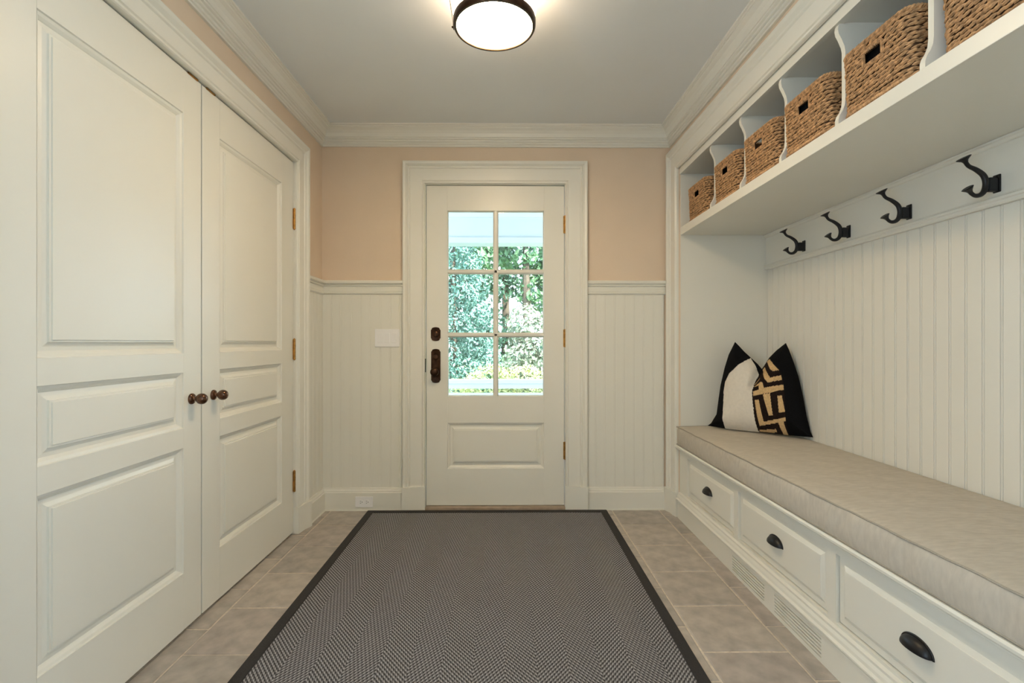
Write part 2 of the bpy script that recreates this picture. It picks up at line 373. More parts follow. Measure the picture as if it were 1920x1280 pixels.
# entry door: local frame at its foot, x across, -y towards the room
d1 = thing('door_1', (DX0, YB+.012, .022), label='white entry door with six glass panes and one lower raised panel', category='door', **S)
W, H = DX1-DX0-.006, DH-.026; ox = .003
loc3 = lambda a, b, z: (a+ox, -z, b)
gx = [DX0, -.3835, -.0797, -.0443, .2596]; g0, g1 = gx[1]-DX0-ox, gx[4]-DX0-ox
GZ = [.747-.022, 1.140-.022, 1.172-.022, 1.562-.022, 1.594-.022, 1.983-.022]
T = .044
MB().box(ox, ox+g0, 0, T, 0, H).build('stile', WHITE, d1, Z0, bevel=.0012)
MB().box(ox+g1, ox+W, 0, T, 0, H).build('stile', WHITE, d1, Z0, bevel=.0012)
MB().box(ox+g0, ox+g1, 0, T, GZ[5], H).build('rail', WHITE, d1, Z0)
pa0, pa1, pb0, pb1 = -.393-DX0-ox, .2657-DX0-ox, .2655-.022, .570-.022
MB().box(ox+g0, ox+g1, 0, T, pb1, GZ[0]).box(ox+g0, ox+g1, 0, T, 0, pb0).build('rail', WHITE, d1, Z0)
MB().rings(panel_rings(g0, g1, pb0, pb1), loc3).box(ox+g0, ox+g1, .018, T, pb0, pb1).build('raised_panel', WHITE, d1, Z0)
mx0, mx1 = gx[2]-DX0, gx[3]-DX0
def bar(mb, A, B, n, w):                                # moulded glazing bar
    h = w/2; p = [(-h, .026), (-h, .012), (-h+.004, .008), (-h*.45, .002), (h*.45, .002), (h-.004, .008), (h, .012), (h, .026)]
    return mb.sweep(A, B, n, (0, 1, 0), p)
bar(MB(), ((mx0+mx1)/2, 0, GZ[0]), ((mx0+mx1)/2, 0, GZ[5]), (1, 0, 0), mx1-mx0).build('muntin', WHITE, d1, Z0)
for a, b in ((GZ[1], GZ[2]), (GZ[3], GZ[4])):
    bar(MB(), (ox+g0, 0, (a+b)/2), (ox+g1, 0, (a+b)/2), (0, 0, 1), b-a).build('muntin', WHITE, d1, Z0)
sm = MB()                                              # sloped glazing stop around the glass
for A, B, n in (((ox+g0, 0, GZ[0]), (ox+g0, 0, GZ[5]), (1, 0, 0)), ((ox+g1, 0, GZ[0]), (ox+g1, 0, GZ[5]), (-1, 0, 0)), ((ox+g0, 0, GZ[0]), (ox+g1, 0, GZ[0]), (0, 0, 1)), ((ox+g0, 0, GZ[5]), (ox+g1, 0, GZ[5]), (0, 0, -1))):
    sm.sweep(A, B, n, (0, 1, 0), [(0, .0), (.002, .006), (.006, .012), (.006, .026), (0, .026)], -1, -1)
sm.build('glazing_stop', WHITE, d1, Z0)
for x0, x1 in ((ox+g0, mx0), (mx1, ox+g1)):
    for z0, z1 in ((GZ[0], GZ[1]), (GZ[2], GZ[3]), (GZ[4], GZ[5])):
        MB().box(x0-.004, x1+.004, .018, .0215, z0-.004, z1+.004).build('pane', GLASS, d1, Z0)
for hz in (1.890, 1.134, .386): hinge(d1, (W+ox+.007, -.008, hz-.022))
# deadbolt, handle plate and knob
def oval_plate(w, h, t, ear=.010):
    mb = MB(); N = 40; pr = []
    for i in range(N):
        a = 2*PI*i/N; c, s_ = math.cos(a), math.sin(a)
        x = w/2*math.copysign(min(1, abs(c)*1.25), c); z = math.copysign(min(abs(s_), 1), s_)
        straight = h/2 - w*.42
        zz = straight*math.copysign(min(1, abs(s_)*4), s_) + w*.42*s_*(1 if abs(x) < w*.42 else .55)
        pr.append((x, zz))
    v = []
    for sc, d in ((1, 0), (1, t*.6), (.9, t), (.82, t*.8)): v += [(x*sc, -d, z*(1-(1-sc)*w/h)) for x, z in pr]
    f = [(r*N+i, r*N+(i+1) % N, (r+1)*N+(i+1) % N, (r+1)*N+i) for r in range(3) for i in range(N)] + [tuple(range(3*N, 4*N))]
    return mb.add(v, f)
RX = Matrix.Rotation(PI/2, 4, 'X')
kx = (816.5-947)*3.535e-3-DX0
db = oval_plate(.064, .092, .007).build('deadbolt', BRONZE, d1, (kx, 0, 1.105+16*3.53e-3-.022), smooth=50)
MB().lathe([(.021, .006), (.021, .014), (.016, .018), (0, .019)], 20, RX).build('turn_rose', BRONZE, db, (0, 0, 0), smooth=40)
MB().box(-.004, .004, -.032, -.017, -.014, .014).build('thumb_turn', BRONZE, db, (0, 0, 0), bevel=.002)
hp = oval_plate(.062, .226, .008).build('handle_plate', BRONZE, d1, (kx+.001, 0, 1.105-44*3.53e-3-.022), smooth=50)
MB().lathe([(.016, .007), (.014, .014), (.010, .02), (.009, .034), (.014, .040), (.024, .046), (.028, .056), (.026, .066), (.017, .072), (0, .074)], 24, RX).build('door_knob', BRONZE, hp, (-.002, 0, -.038), smooth=50)
MB().lathe([(.018, .006), (.017, .010), (.012, .012), (0, .0125)], 20, RX).build('key_rose', BRONZE, hp, (.0, 0, .058), smooth=50)
MB().box(-.004, .004, -.003, .012, -.045, .045).build('strike_edge', BLACK, d1, (-.004, -.012, 1.105-43*3.53e-3-.022))

# closet doors: local frame at hinge foot; x along the width, -y out of the face
def closet_door(name, loc, rz, w, flip, panels, label, kn):
    d = thing(name, loc, rz, label=label, category='door', **S)
    h0, h1 = .012, CH-.004; p0, p1 = panels; sgn = -1 if flip else 1
    fx = (lambda a: -a) if flip else (lambda a: a)
    zr = [h0, .228, .704, .779, .991, 1.064, 1.979, h1]
    bx = lambda a0, a1, z0, z1: MB().box(fx(a0), fx(a1), 0, .036, z0, z1)
    bx(0, p0, h0, h1).build('stile', WHITE, d, Z0, bevel=.0015); bx(p1, w, h0, h1).build('stile', WHITE, d, Z0, bevel=.0015)
    for z0, z1 in ((zr[0], zr[1]), (zr[2], zr[3]), (zr[4], zr[5]), (zr[6], zr[7])): bx(p0, p1, z0, z1).build('rail', WHITE, d, Z0)
    for z0, z1 in ((zr[1], zr[2]), (zr[3], zr[4]), (zr[5], zr[6])):
        MB().rings(panel_rings(p0, p1, z0, z1), lambda a, b, z: (fx(a), -z, b)).box(fx(p0), fx(p1), .018, .036, z0, z1).build('raised_panel', WHITE, d, Z0)
    k = MB().lathe([(.0215, 0), (.0215, .004), (.019, .008), (.014, .011), (.009, .013), (.0075, .017), (.0085, .021)], 24, RX).build('knob_rose', KNOBM, d, (fx(kn), 0, .886), smooth=50)
    MB().lathe([(.0085, .021), (.014, .024), (.0195, .030), (.0218, .039), (.0205, .048), (.0150, .056), (.006, .060), (0, .0605)], 24, RX).build('knob_ball', KNOBM, k, Z0, smooth=60)
    for hz in (1.818, 1.066, .306): hinge(d, (fx(-.003), -.006, hz))
    c = MB().box(fx(w-.085), fx(w-.025), -.004, .02, h1-.003, h1+.0035).build('ball_catch', BRASS, d, Z0)
    return d
XD = -1.222
closet_door('door_3', (XD, CY1-.002, 0), PI/2 - math.radians(0), CY1-2.006, True, (.147, .733), 'far white three panel closet door with a brown knob', CY1-2.006-.075)
closet_door('door_2', (XD, CY0+.002, 0), PI/2, 1.995-CY0, False, (.120, .708), 'near white three panel closet door, larger in view', 1.995-CY0-.062)

# ------------------------------------------------------------------ bench with drawers
BX = 1.105
be = thing('storage_bench', (BX, 1.7, 0), label='white built-in bench with drawers, black cup pulls and floor vents', category='bench')
B0, B1 = AY0+.006, AY1-.006
DR = [(2.985, 2.372), (2.332, 1.682), (1.640, .990), (.948, .34)]; DZ0, DZ1 = .172, .401
ff = MB().box(BX, BX+.02, B0, B1, .40, .445).box(BX, BX+.02, B0, B1, .11, DZ0)
edges = [B1] + [v for p in DR for v in p] + [B0]
for i in range(0, len(edges), 2): ff.box(BX, BX+.02, edges[i+1], edges[i], DZ0, .40)
ff.build('face_frame', WHITE, be)
MB().box(BX+.05, AX-.022, B0, B1, .12, .16).box(BX+.05, AX-.022, B0, B1, .40, .436).box(AX-.05, AX-.022, B0, B1, .16, .40).build('carcass', WHITE, be)
NOSE = [(.0, 0), (-.012, 0), (-.018, .004), (-.018, .009), (-.024, .012), (-.030, .018), (-.031, .026), (-.026, .032), (.03, .032), (.03, 0)]
MB().sweep((BX, B0, .430), (BX, B1, .430), (1, 0, 0), up, NOSE).box(BX+.03, AX-.022, B0, B1, .44, .462).build('top_board', WHITE, be)
BM = [(0, 0), (-.022, 0), (-.022, .006), (-.026, .012), (-.026, .018), (-.018, .024), (-.016, .034), (-.010, .044), (-.010, .052), (-.003, .056), (0, .058)]
MB().sweep((BX, B0, .104), (BX, B1, .104), (1, 0, 0), up, BM).build('base_moulding', WHITE, be)
VG = [(2.358, 2.066), (1.988, 1.692)]; V0, V1 = .018, .094
bbm = MB().box(BX-.016, BX-.005, B0, B1, V1, .108).box(BX-.016, BX-.005, B0, B1, .001, V0)
ed = [B1] + [v for p in VG for v in p] + [B0]
for i in range(0, len(ed), 2): bbm.box(BX-.016, BX-.005, ed[i+1], ed[i], V0, V1)
bbm.build('base_board', WHITE, be)
MB().box(BX-.004, BX+.000, B0+.01, B1-.01, .002, .11).build('kick_back', DARK, be)  # dark sheet stands in for the shade behind the vent slats
for a, b in VG:
    for k in range(6):
        z = V0 + .0035 + k*(V1-V0)/6 + .0006
        MB().box(BX-.0155, BX-.0095, b, a, z, z+.0076).build('vent_slat', WHITE, be)
def cup_pull():
    v, f = [], []; NA, NB = 18, 8
    for i in range(NA+1):
        a = PI*i/NA
        for j in range(NB+1):
            b = PI/2*j/NB
            # width along y, height along z, out along -x
            y = -.050*math.cos(a); r = math.sin(a)
            v.append((-.028*math.sin(b)*r**.8, y, .031*r**.9*math.cos(b)))
    n = NB+1
    f = [(i*n+j, i*n+j+1, (i+1)*n+j+1, (i+1)*n+j) for i in range(NA) for j in range(NB)]
    m = MB().add(v, f)
    k = len(v); m.add([(p[0]*.86+.0, p[1]*.95, p[2]*.90) for p in v], [q[::-1] for q in f])
    rim = [(-.002, -.051*math.cos(PI*i/NA), .0335*math.sin(PI*i/NA)**.9 - .001) for i in range(NA+1)]
    m.tube(rim, .0032, 8)
    return m.mesh('drawer_pull', BLACK, smooth=50)
CUP = cup_pull()
for i, (a, b) in enumerate(DR):
    m = MB().rings([(b+.003+q, a-.003-q, DZ0+.003+q, DZ1-.003-q, d) for q, d in ((0, .004), (.002, .002), (.024, .002), (.026, .0), (.038, -.0055), (.0388, -.0075), (.044, -.0078))], lambda p, q, z: (BX+.009+z, p, q))
    m.box(BX+.012, BX+.03, b+.003, a-.003, DZ0+.003, DZ1-.003)
    d = m.build('drawer', WHITE, be)
    yc = (a+b)/2
    place(CUP, 'drawer_pull', d, loc=(BX+.0025, yc, .283), label='black half-round cup pull')
# seat cushion
ck = thing('bench_cushion', (1.38, 1.7, .462), label='long beige linen seat cushion lying on the bench', category='cushion')
def cushion():
    bm = bmesh.new(); NX, NY, NZ = 26, 130, 6
    X0, X1, Y0_, Y1_, Zb, Zt = BX-.024, AX-.026, AY0+.012, AY1-.010, .463, .576
    prof = []                                           # cross-section in X,Z (closed ring)
    def ring(y, shrink):
        pts = []
        r = .016
        for i in range(NZ+1): pts.append((X0 + (0 if 0 < i < NZ else .004) - .005*math.sin(PI*i/NZ), Zb + (Zt-Zb)*i/NZ*.975))
        for i in range(1, NX): 
            q = i/NX; pts.append((X0+(X1-X0)*q, Zt + .006*math.sin(PI*q)**.5))
        for i in range(NZ+1): pts.append((X1, Zt - (Zt-Zb)*i/NZ))
        return pts
    n = None; rows = []
    for k in range(NY+1):
        y = Y0_ + (Y1_-Y0_)*k/NY; ps = ring(y, 0); n = len(ps); row = []
        for j, (x, z) in enumerate(ps):
            wob = .0022*math.sin(y*34+x*9)*math.sin(y*13+1) + .0016*math.sin(y*71+z*40)
            if j <= NZ: x += wob*1.5*math.sin(PI*j/NZ) + .0025*math.sin(y*55+3*math.sin(y*9))*math.sin(PI*j/NZ)
            elif j < NZ+NX: z += .0018*math.sin(y*23+x*17)*math.sin(x*31) + .0010*math.sin(y*60+8*x)
            e = min(1, (Y1_-y)/.03, (y-Y0_)/.03); sh = (1-math.sqrt(max(0, 1-(1-e)**2)))*.012 if e < 1 else 0
            x += sh if j <= NZ else 0
            row.append(bm.verts.new((x, y, z - (sh*.6 if j > NZ//2 and j < NZ+NX else 0))))
        rows.append(row)
    for k in range(NY):
        for j in range(n): bm.faces.new((rows[k][j], rows[k][(j+1) % n], rows[k+1][(j+1) % n], rows[k+1][j]))
    bm.faces.new(rows[0]); bm.faces.new(rows[-1][::-1])
    bmesh.ops.recalc_face_normals(bm, faces=bm.faces)
    me = bpy.data.meshes.new('pad'); bm.to_mesh(me); bm.free(); me.shade_smooth(); me.set_sharp_from_angle(angle=math.radians(50)); me.materials.append(LINEN); return me
place(cushion(), 'pad', ck)
pt = [(BX-.021+.0015*math.sin(q*.4), AY0+.016+(AY1-.03-AY0)*q/120, .574+.0008*math.sin(q*1.1)) for q in range(121)]
pt += [(BX-.012, AY1-.011, .573), (1.3, AY1-.0105, .578), (AX-.03, AY1-.0105, .575)]
MB().tube(pt, .0033, 8).build('piping', PIPE, ck, smooth=True)
pt = [(BX-.021, AY0+.016+(AY1-.03-AY0)*q/60, .467) for q in range(61)]
MB().tube(pt, .003, 8).build('piping', PIPE, ck, smooth=True)

# ------------------------------------------------------------------ hook rail, shelf with cubbies
RXF = AX-.034
hr = thing('coat_rail', (RXF, 1.7, 1.565), label='white board rail carrying the black coat hooks under the shelf', category='rail')
MB().box(RXF, AX-.0125, B0, B1, 1.575, 1.783).build('rail_board', WHITE, hr)
MB().sweep((RXF, B0, 1.565), (RXF, B1, 1.565), (-1, 0, 0), up, [(-.02, 0), (.004, 0), (.008, .006), (.008, .012), (.013, .016), (.013, .024), (.006, .028), (.003, .034), (-.02, .034)]).build('rail_trim', WHITE, hr)
MB().sweep((RXF, B0, 1.783), (RXF, B1, 1.783), (-1, 0, 0), up, [(-.005, 0), (.016, 0), (.016, -.006), (.010, -.009), (.006, -.017), (.002, -.020), (-.005, -.020)]).build('rail_trim', WHITE, hr)
hk = thing('coat_hook', (RXF, 0, 1.637), label='x', category='hook', group='black coat hooks on the rail')
MB().box(-.006, -.0004, -.013, .013, -.030, .030).build('backplate', BLACK, hk, Z0, bevel=.003)
MB().box(-.037, -.005, -.0095, .0095, -.027, .019).build('block', BLACK, hk, Z0, bevel=.004)
def crm(ps, n=6):
    out = []
    for i in range(len(ps)-1):
        p = [Vector(ps[max(0, min(len(ps)-1, i+k))]) for k in (-1, 0, 1, 2)]
        for j in range(n):
            t = j/n; out.append(.5*((2*p[1]) + (p[2]-p[0])*t + (2*p[0]-5*p[1]+4*p[2]-p[3])*t*t + (3*p[1]-p[0]-3*p[2]+p[3])*t**3))
    out.append(Vector(ps[-1])); return out
sp = crm([(-.092, 0, -.031), (-.078, 0, -.040), (-.060, 0, -.038), (-.046, 0, -.024), (-.041, 0, .002), (-.049, 0, .027), (-.073, 0, .046), (-.098, 0, .058), (-.109, 0, .071)])
N_ = len(sp); rr = [.0062 + .0028*math.sin(PI*min(1, max(0, (i/N_-.1)/.75))) for i in range(N_)]
MB().tube(sp, rr, 12).build('arm', BLACK, hk, Z0, smooth=True)
def flare(p, d, r):
    M = Matrix.Translation(p) @ Vector(d).to_track_quat('Z', 'Y').to_matrix().to_4x4()
    return MB().lathe([(.0058, 0), (.0068, .006), (.0095, .012), (r, .020), (r+.001, .0215), (r-.002, .0235), (r*.6, .0225), (0, .022)], 18, M).build('tip', BLACK, hk, Z0, smooth=50)
flare((-.106, 0, .066), (-.42, 0, .80), .0205); flare((-.090, 0, -.033), (-.55, 0, .75), .0165)
MB().lathe([(.004, 0), (.004, .0015), (0, .002)], 10, Matrix.Translation((-.006, 0, .024)) @ Matrix.Rotation(-PI/2, 4, 'Y')).build('screw', BLACK, hk, Z0)
HL = ['black coat hook nearest the pillow, smallest in view', 'second black coat hook counted from the pillow corner', 'third black coat hook counted from the pillow corner', 'largest black coat hook, farthest from the pillow']
for i, y in enumerate((2.710, 2.355, 2.000, 1.640)):
    o = hk if i == 0 else copy_tree(hk)
    o.location.y = y; o['label'] = HL[i]

SXF = 1.108
sh = thing('cubby_shelf', (SXF, 1.7, 1.784), label='long white shelf with scalloped dividers forming basket cubbies', category='shelf')
MB().box(SXF, AX-.013, B0, B1, 1.784, 1.832).build('shelf_board', WHITE, sh, bevel=.0015)
MB().box(SXF-.003, SXF+.022, B0, B1, 2.168, 2.212).build('header', WHITE, sh)
MB().box(SXF+.022, AX-.013, B0, B1, 2.172, 2.19).build('cubby_top', WHITE, sh)
DY = [2.662, 2.324, 1.986, 1.646, 1.306, .966, .626]
prof = [(.004, 0), (.004, .018), (.008, .030), (.018, .046), (.025, .064), (.027, .085), (.027, .245), (.024, .262), (.014, .285), (.005, .302), (.002, .318), (.004, .330), (.010, .3395)]
pp = [(SXF+a, 1.8325+b) for a, b in prof] + [(AX-.014, 2.1715), (AX-.014, 1.8325)]
dm = MB(); n_ = len(pp)
dm.add([(x-SXF, -.009, z-1.784) for x, z in pp] + [(x-SXF, .009, z-1.784) for x, z in pp], [tuple(range(n_))[::-1], tuple(range(n_, 2*n_))] + [(i, (i+1) % n_, (i+1) % n_+n_, i+n_) for i in range(n_)])
dme = dm.mesh('divider', WHITE)
for y in DY: place(dme, 'divider', sh, loc=(0, y-1.7, 0))

# ------------------------------------------------------------------ woven baskets
BWD, BDP, BHT, CR = .272, .37, .203, .034               # width (y), depth (x), height, corner radius
def perim(w, d, r, n):
    """points and normals round a rounded rectangle, starting on the front (-x) face"""
    segs = []; out = []
    cs = [(-d/2+r, -w/2+r, PI, 1.5*PI), (d/2-r, -w/2+r, 1.5*PI, 2*PI), (d/2-r, w/2-r, 0, .5*PI), (-d/2+r, w/2-r, .5*PI, PI)]
    path = []
    for cx, cy, a0, a1 in cs:
        for k in range(9):
            a = a0+(a1-a0)*k/8; path.append((Vector((cx+r*math.cos(a), cy+r*math.sin(a), 0)), Vector((math.cos(a), math.sin(a), 0))))
    path.append(path[0]); L = [0]
    for i in range(1, len(path)): L.append(L[-1] + (path[i][0]-path[i-1][0]).length)
    def at(t):
        q = (t % 1)*L[-1]
        for i in range(1, len(L)):
            if q <= L[i]:
                u = (q-L[i-1])/max(1e-9, L[i]-L[i-1]); return path[i-1][0].lerp(path[i][0], u), path[i-1][1].lerp(path[i][1], u).normalized()
        return path[-1]
    return at, L[-1]
def bead(mb, c, t, n, ln, rad, flat=.75):
    """one visible strand crossing: slim spindle along t"""
    b = t.cross(n).normalized(); k = 5; vs = [c - t*ln*.5 - n*rad*.5]; fs = []
    for q, s in ((-.27, .8), (.0, 1.0), (.27, .8)):
        for j in range(k):
            a = 2*PI*j/k+.3; vs.append(c + t*ln*q + (n*math.cos(a)*flat*1.1 + b*math.sin(a))*rad*s)
    vs.append(c + t*ln*.5 - n*rad*.5); e = len(vs)-1
    for j in range(k):
        fs.append((0, 1+(j+1) % k, 1+j))
        for r in (0, 1): fs.append((1+r*k+j, 1+r*k+(j+1) % k, 1+(r+1)*k+(j+1) % k, 1+(r+1)*k+j))
        fs.append((1+2*k+j, 1+2*k+(j+1) % k, e))
    mb.add(vs, fs)
HY, HZ0, HZ1 = .036, .128, .166                         # handle hole half width, bottom, top
def in_hole(p, n, z, m=0): return n.x < -.8 and abs(p.y) < HY+m and HZ0-m < z < HZ1+m
random.seed(3)
wv = MB(); rows = 15
for r in range(rows):
    z = .020 + r*(BHT-.034)/(rows-1)*1.0; tp = 1 - .035*(1-z/BHT)
    at, L = perim(BWD*tp, BDP*tp, CR, 0); nb = int(L/.0205)
    for i in range(nb):
        p, n = at((i + .5*(r % 2))/nb + random.uniform(-.0012, .0012)); 
        if in_hole(p, n, z, .006): continue
        if p.x > BDP*.32: continue                      # the back is against the cubby
        t = Vector((-n.y, n.x, 0)); t = (t + Vector((0, 0, random.uniform(.20, .34)))).normalized()
        bead(wv, p + n*random.uniform(-.0005, .003) + Vector((0, 0, z+random.uniform(-.0016, .0016))), t, n, .030*random.uniform(.9, 1.12), .0053*random.uniform(.8, 1.15))
at, L = perim(BWD, BDP, CR, 0)
def braid(z, rad, tp, step, slope):
    at, L = perim(BWD*tp, BDP*tp, CR, 0); nb = int(L/step); mb = MB()
    for i in range(nb):
        p, n = at(i/nb); t = (Vector((-n.y, n.x, 0)) + Vector((0, 0, slope))).normalized()
        bead(mb, p + n*random.uniform(-.0005, .0015) + Vector((0, 0, z)), t, n, .021, rad*random.uniform(.9, 1.1), 1)
    return mb
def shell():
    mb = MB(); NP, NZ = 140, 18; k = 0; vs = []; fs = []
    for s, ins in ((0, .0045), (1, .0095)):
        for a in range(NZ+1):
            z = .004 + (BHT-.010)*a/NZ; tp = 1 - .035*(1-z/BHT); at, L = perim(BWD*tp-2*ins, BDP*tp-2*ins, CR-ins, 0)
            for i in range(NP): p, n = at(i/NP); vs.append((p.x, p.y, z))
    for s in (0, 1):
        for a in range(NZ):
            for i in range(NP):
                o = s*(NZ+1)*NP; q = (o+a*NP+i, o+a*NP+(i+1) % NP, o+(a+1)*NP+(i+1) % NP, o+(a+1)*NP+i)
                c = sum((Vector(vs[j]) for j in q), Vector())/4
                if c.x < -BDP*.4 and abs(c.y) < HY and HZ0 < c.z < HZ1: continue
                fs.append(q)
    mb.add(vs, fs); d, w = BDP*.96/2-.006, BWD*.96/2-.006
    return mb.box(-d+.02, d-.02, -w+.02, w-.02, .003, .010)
hb = MB()                                               # coiled wrap round the handle hole
for i in range(46):
    q = i/46*4; s = int(q); u = q-s
    y, z = [(-HY+2*HY*u, HZ0), (HY, HZ0+(HZ1-HZ0)*u), (HY-2*HY*u, HZ1), (-HY, HZ1-(HZ1-HZ0)*u)][s]
    tp = 1-.035*(1-z/BHT)
    bead(hb, Vector((-BDP*tp/2-.001, y*1.06, z+(.003 if s == 2 else -.003 if s == 0 else 0))), Vector((0, .5, 1)).normalized() if s % 2 == 0 else Vector((0, 1, .4)).normalized(), Vector((-1, 0, 0)), .015, .0042, 1)
bk = thing('wicker_basket', (0, 0, 1.8335), label='x', category='basket', group='wicker baskets in the shelf cubbies')
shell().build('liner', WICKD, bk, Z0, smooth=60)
wv.build('weave', WICK, bk, Z0, smooth=True, kind='stuff')
braid(BHT-.004, .0072, 1.0, .0085, .75).build('rim', WICK, bk, Z0, smooth=True, kind='stuff')
braid(.0085, .0062, .975, .0078, -.8).build('base_coil', WICK, bk, Z0, smooth=True, kind='stuff')
hb.build('handle_wrap', WICK, bk, Z0, smooth=True, kind='stuff')
BL = ['smallest looking wicker basket in the cubby nearest the far corner', 'wicker basket second from the far corner of the shelf', 'wicker basket third from the far corner, pale cubby seen through its handle hole',
      'wicker basket fourth from the far corner of the shelf', 'large wicker basket beside the cropped nearest one', 'nearest wicker basket cropped by the upper right edge']
near = DY[:6]
starts = [3.030] + [y-.020 for y in DY[:5]]
fx = [1.118, 1.112, 1.108, 1.104, 1.106, 1.128]
bks = [bk] + [copy_tree(bk) for _ in range(5)]
for i, (s, x) in enumerate(zip(starts, fx)):
    o = bks[i]
    if i != 2:
        q = MB().rings([(-.15, .16, -.105, .105, .012), (-.160, .165, -.113, .113, .10), (-.165, .165, -.112, .112, .182), (-.15, .155, -.10, .10, .192), (-.05, .10, -.05, .05, .196)], lambda a, b, z: (a, b, z)).build('folded_cloth', CLOTHB, o, Z0, smooth=70)  # dark filler added to make the handle holes read dark
    o.location = (x+BDP/2+.006, s-BWD/2-.002, 1.8335); o.rotation_euler.z = random.uniform(-.012, .012); o['label'] = BL[i]

# ------------------------------------------------------------------ throw pillow
P0 = Vector((1.252, 3.02, .590)); EA = Vector((.7306, -.6828, 0)); EU = Vector((.1266, .1355, .9827)); EN = Vector((-.6710, -.7179, .1854))
TOP = [(-0.0092, 0.0041), (0.0109, 0.0217), (0.04, 0.0798), (0.0458, 0.1723), (0.0521, 0.259), (0.069, 0.3654), (0.0876, 0.4469), (0.1209, 0.5284), (0.1425, 0.5067), (0.1793, 0.4671), (0.218, 0.4314), (0.2558, 0.3964), (0.2807, 0.3675), (0.2917, 0.3857), (0.316, 0.4337), (0.3535, 0.4787), (0.3998, 0.5219), (0.4179, 0.4825), (0.4436, 0.4139), (0.4719, 0.3299), (0.5011, 0.209), (0.5191, 0.1173), (0.5412, 0.0332), (0.554, 0.0054)]
BOT = [(-0.0092, 0.0041), (0.0985, -0.0013), (0.2875, 0.0), (0.4412, 0.002), (0.554, 0.0054)]
PCREAM = [(0.0987, -0.03), (0.0907, 0.2125), (0.0956, 0.274), (0.1188, 0.3243), (0.1676, 0.3752), (0.2181, 0.4283), (0.2511, 0.3813), (0.2705, 0.3256), (0.2531, 0.2626), (0.2878, -0.03)]
PPAT = [(0.2878, -0.03), (0.2531, 0.2626), (0.2697, 0.3196), (0.2869, 0.3737), (0.319, 0.4279), (0.3578, 0.388), (0.386, 0.3601), (0.405, 0.315), (0.4181, 0.2475), (0.4308, 0.1305), (0.4424, -0.03)]
TANS = [[(0.3064, 0.4128), (0.3245, 0.4233), (0.3689, 0.3739), (0.3863, 0.3543), (0.3597, 0.3474), (0.3409, 0.3582)], [(0.2848, 0.3617), (0.2975, 0.377), (0.3459, 0.309), (0.3994, 0.3262), (0.4056, 0.3008), (0.3369, 0.2795), (0.3145, 0.3044)], [(0.2597, 0.2718), (0.2839, 0.3068), (0.2828, 0.2967), (0.2565, 0.261)], [(0.2569, 0.2539), (0.2969, 0.2829), (0.3077, 0.2818), (0.3199, 0.2494), (0.4134, 0.2744), (0.4166, 0.2463), (0.3501, 0.2226), (0.2663, 0.1988), (0.2628, 0.2249), (0.2939, 0.2377), (0.2889, 0.2619), (0.258, 0.2528)], [(0.3165, 0.2115), (0.3528, 0.22), (0.3703, 0.1019), (0.3511, 0.0942)], [(0.3894, 0.2085), (0.4095, 0.214), (0.43, 0.1248), (0.4012, 0.1163)], [(0.2756, 0.1762), (0.2969, 0.1798), (0.3226, 0.0598), (0.4362, 0.0959), (0.438, 0.0784), (0.4234, 0.0701), (0.4402, -0.02), (0.4189, -0.02), (0.3961, 0.0625), (0.3069, 0.0369), (0.298, 0.0342)], [(0.288, 0.0118), (0.38, 0.027), (0.3819, 0.0088), (0.2928, 0.0021)]]
def interp(pl, a):
    for (a0, b0), (a1, b1) in zip(pl, pl[1:]):
        if a <= a1: return b0 + (b1-b0)*(a-a0)/max(1e-9, a1-a0)
    return pl[-1][1]
def inside(pl, x, y):
    r = False; j = len(pl)-1
    for i in range(len(pl)):
        if (pl[i][1] > y) != (pl[j][1] > y) and x < (pl[j][0]-pl[i][0])*(y-pl[i][1])/(pl[j][1]-pl[i][1]) + pl[i][0]: r = not r
        j = i
    return r
def sdist(p, a, b):
    ax, ay = a; bx, by = b; dx, dy = bx-ax, by-ay; t = max(0, min(1, ((p[0]-ax)*dx+(p[1]-ay)*dy)/max(1e-12, dx*dx+dy*dy)))
    return math.hypot(p[0]-ax-t*dx, p[1]-ay-t*dy)
OUT = list(zip(TOP, TOP[1:])) + list(zip(BOT, BOT[1:]))
cols = []
for (a0, b0), (a1, b1) in zip(TOP, TOP[1:]):
    k = max(2, int(math.hypot(a1-a0, min(abs(b1-b0), .05))/.0034))
    cols += [a0+(a1-a0)*i/k for i in range(k)]
cols.append(TOP[-1][0]); NV = 110; grid = []
for a in cols:
    t, b = interp(TOP, a), interp(BOT, a)
    grid.append([(a, b+(t-b)*j/NV) for j in range(NV+1)])
def pil_h(a, b):
    d = min(sdist((a, b), *s) for s in OUT)
    h = .088*(1-math.exp(-d/.055))
    cr_ = sdist((a, b), (.2807, .3675), (.258, .262)); h -= .035*math.exp(-(cr_/.022)**2)*min(1, d/.02)
    h += .004*math.sin(30*a+18*b)*min(1, d/.05)*math.exp(-sdist((a, b), (.27, .28), (.26, .24))/.06)
    return max(h, .001)
def pt3(a, b, s):
    return P0 + EA*a + EU*b + EN*s
pl = thing('throw_pillow', tuple(P0 + EA*.27), label='black throw pillow with cream panel and tan maze pattern, standing in the bench corner', category='pillow')
fr = [[pil_h(a, b) for a, b in c] for c in grid]
parts = dict(black=MB(), cream=MB(), pat=MB(), tan=MB())
vmap = {k: {} for k in parts}
def vid(k, i, j, front):
    key = (i, j, front)
    if key not in vmap[k]:
        a, b = grid[i][j]; h = fr[i][j]; edge = (j in (0, NV)) or i in (0, len(cols)-1)
        s = 0 if edge else (h if front else -.45*h)
        vmap[k][key] = len(parts[k].v); parts[k].v.append(tuple(pt3(a, b, s)))
    return vmap[k][key]
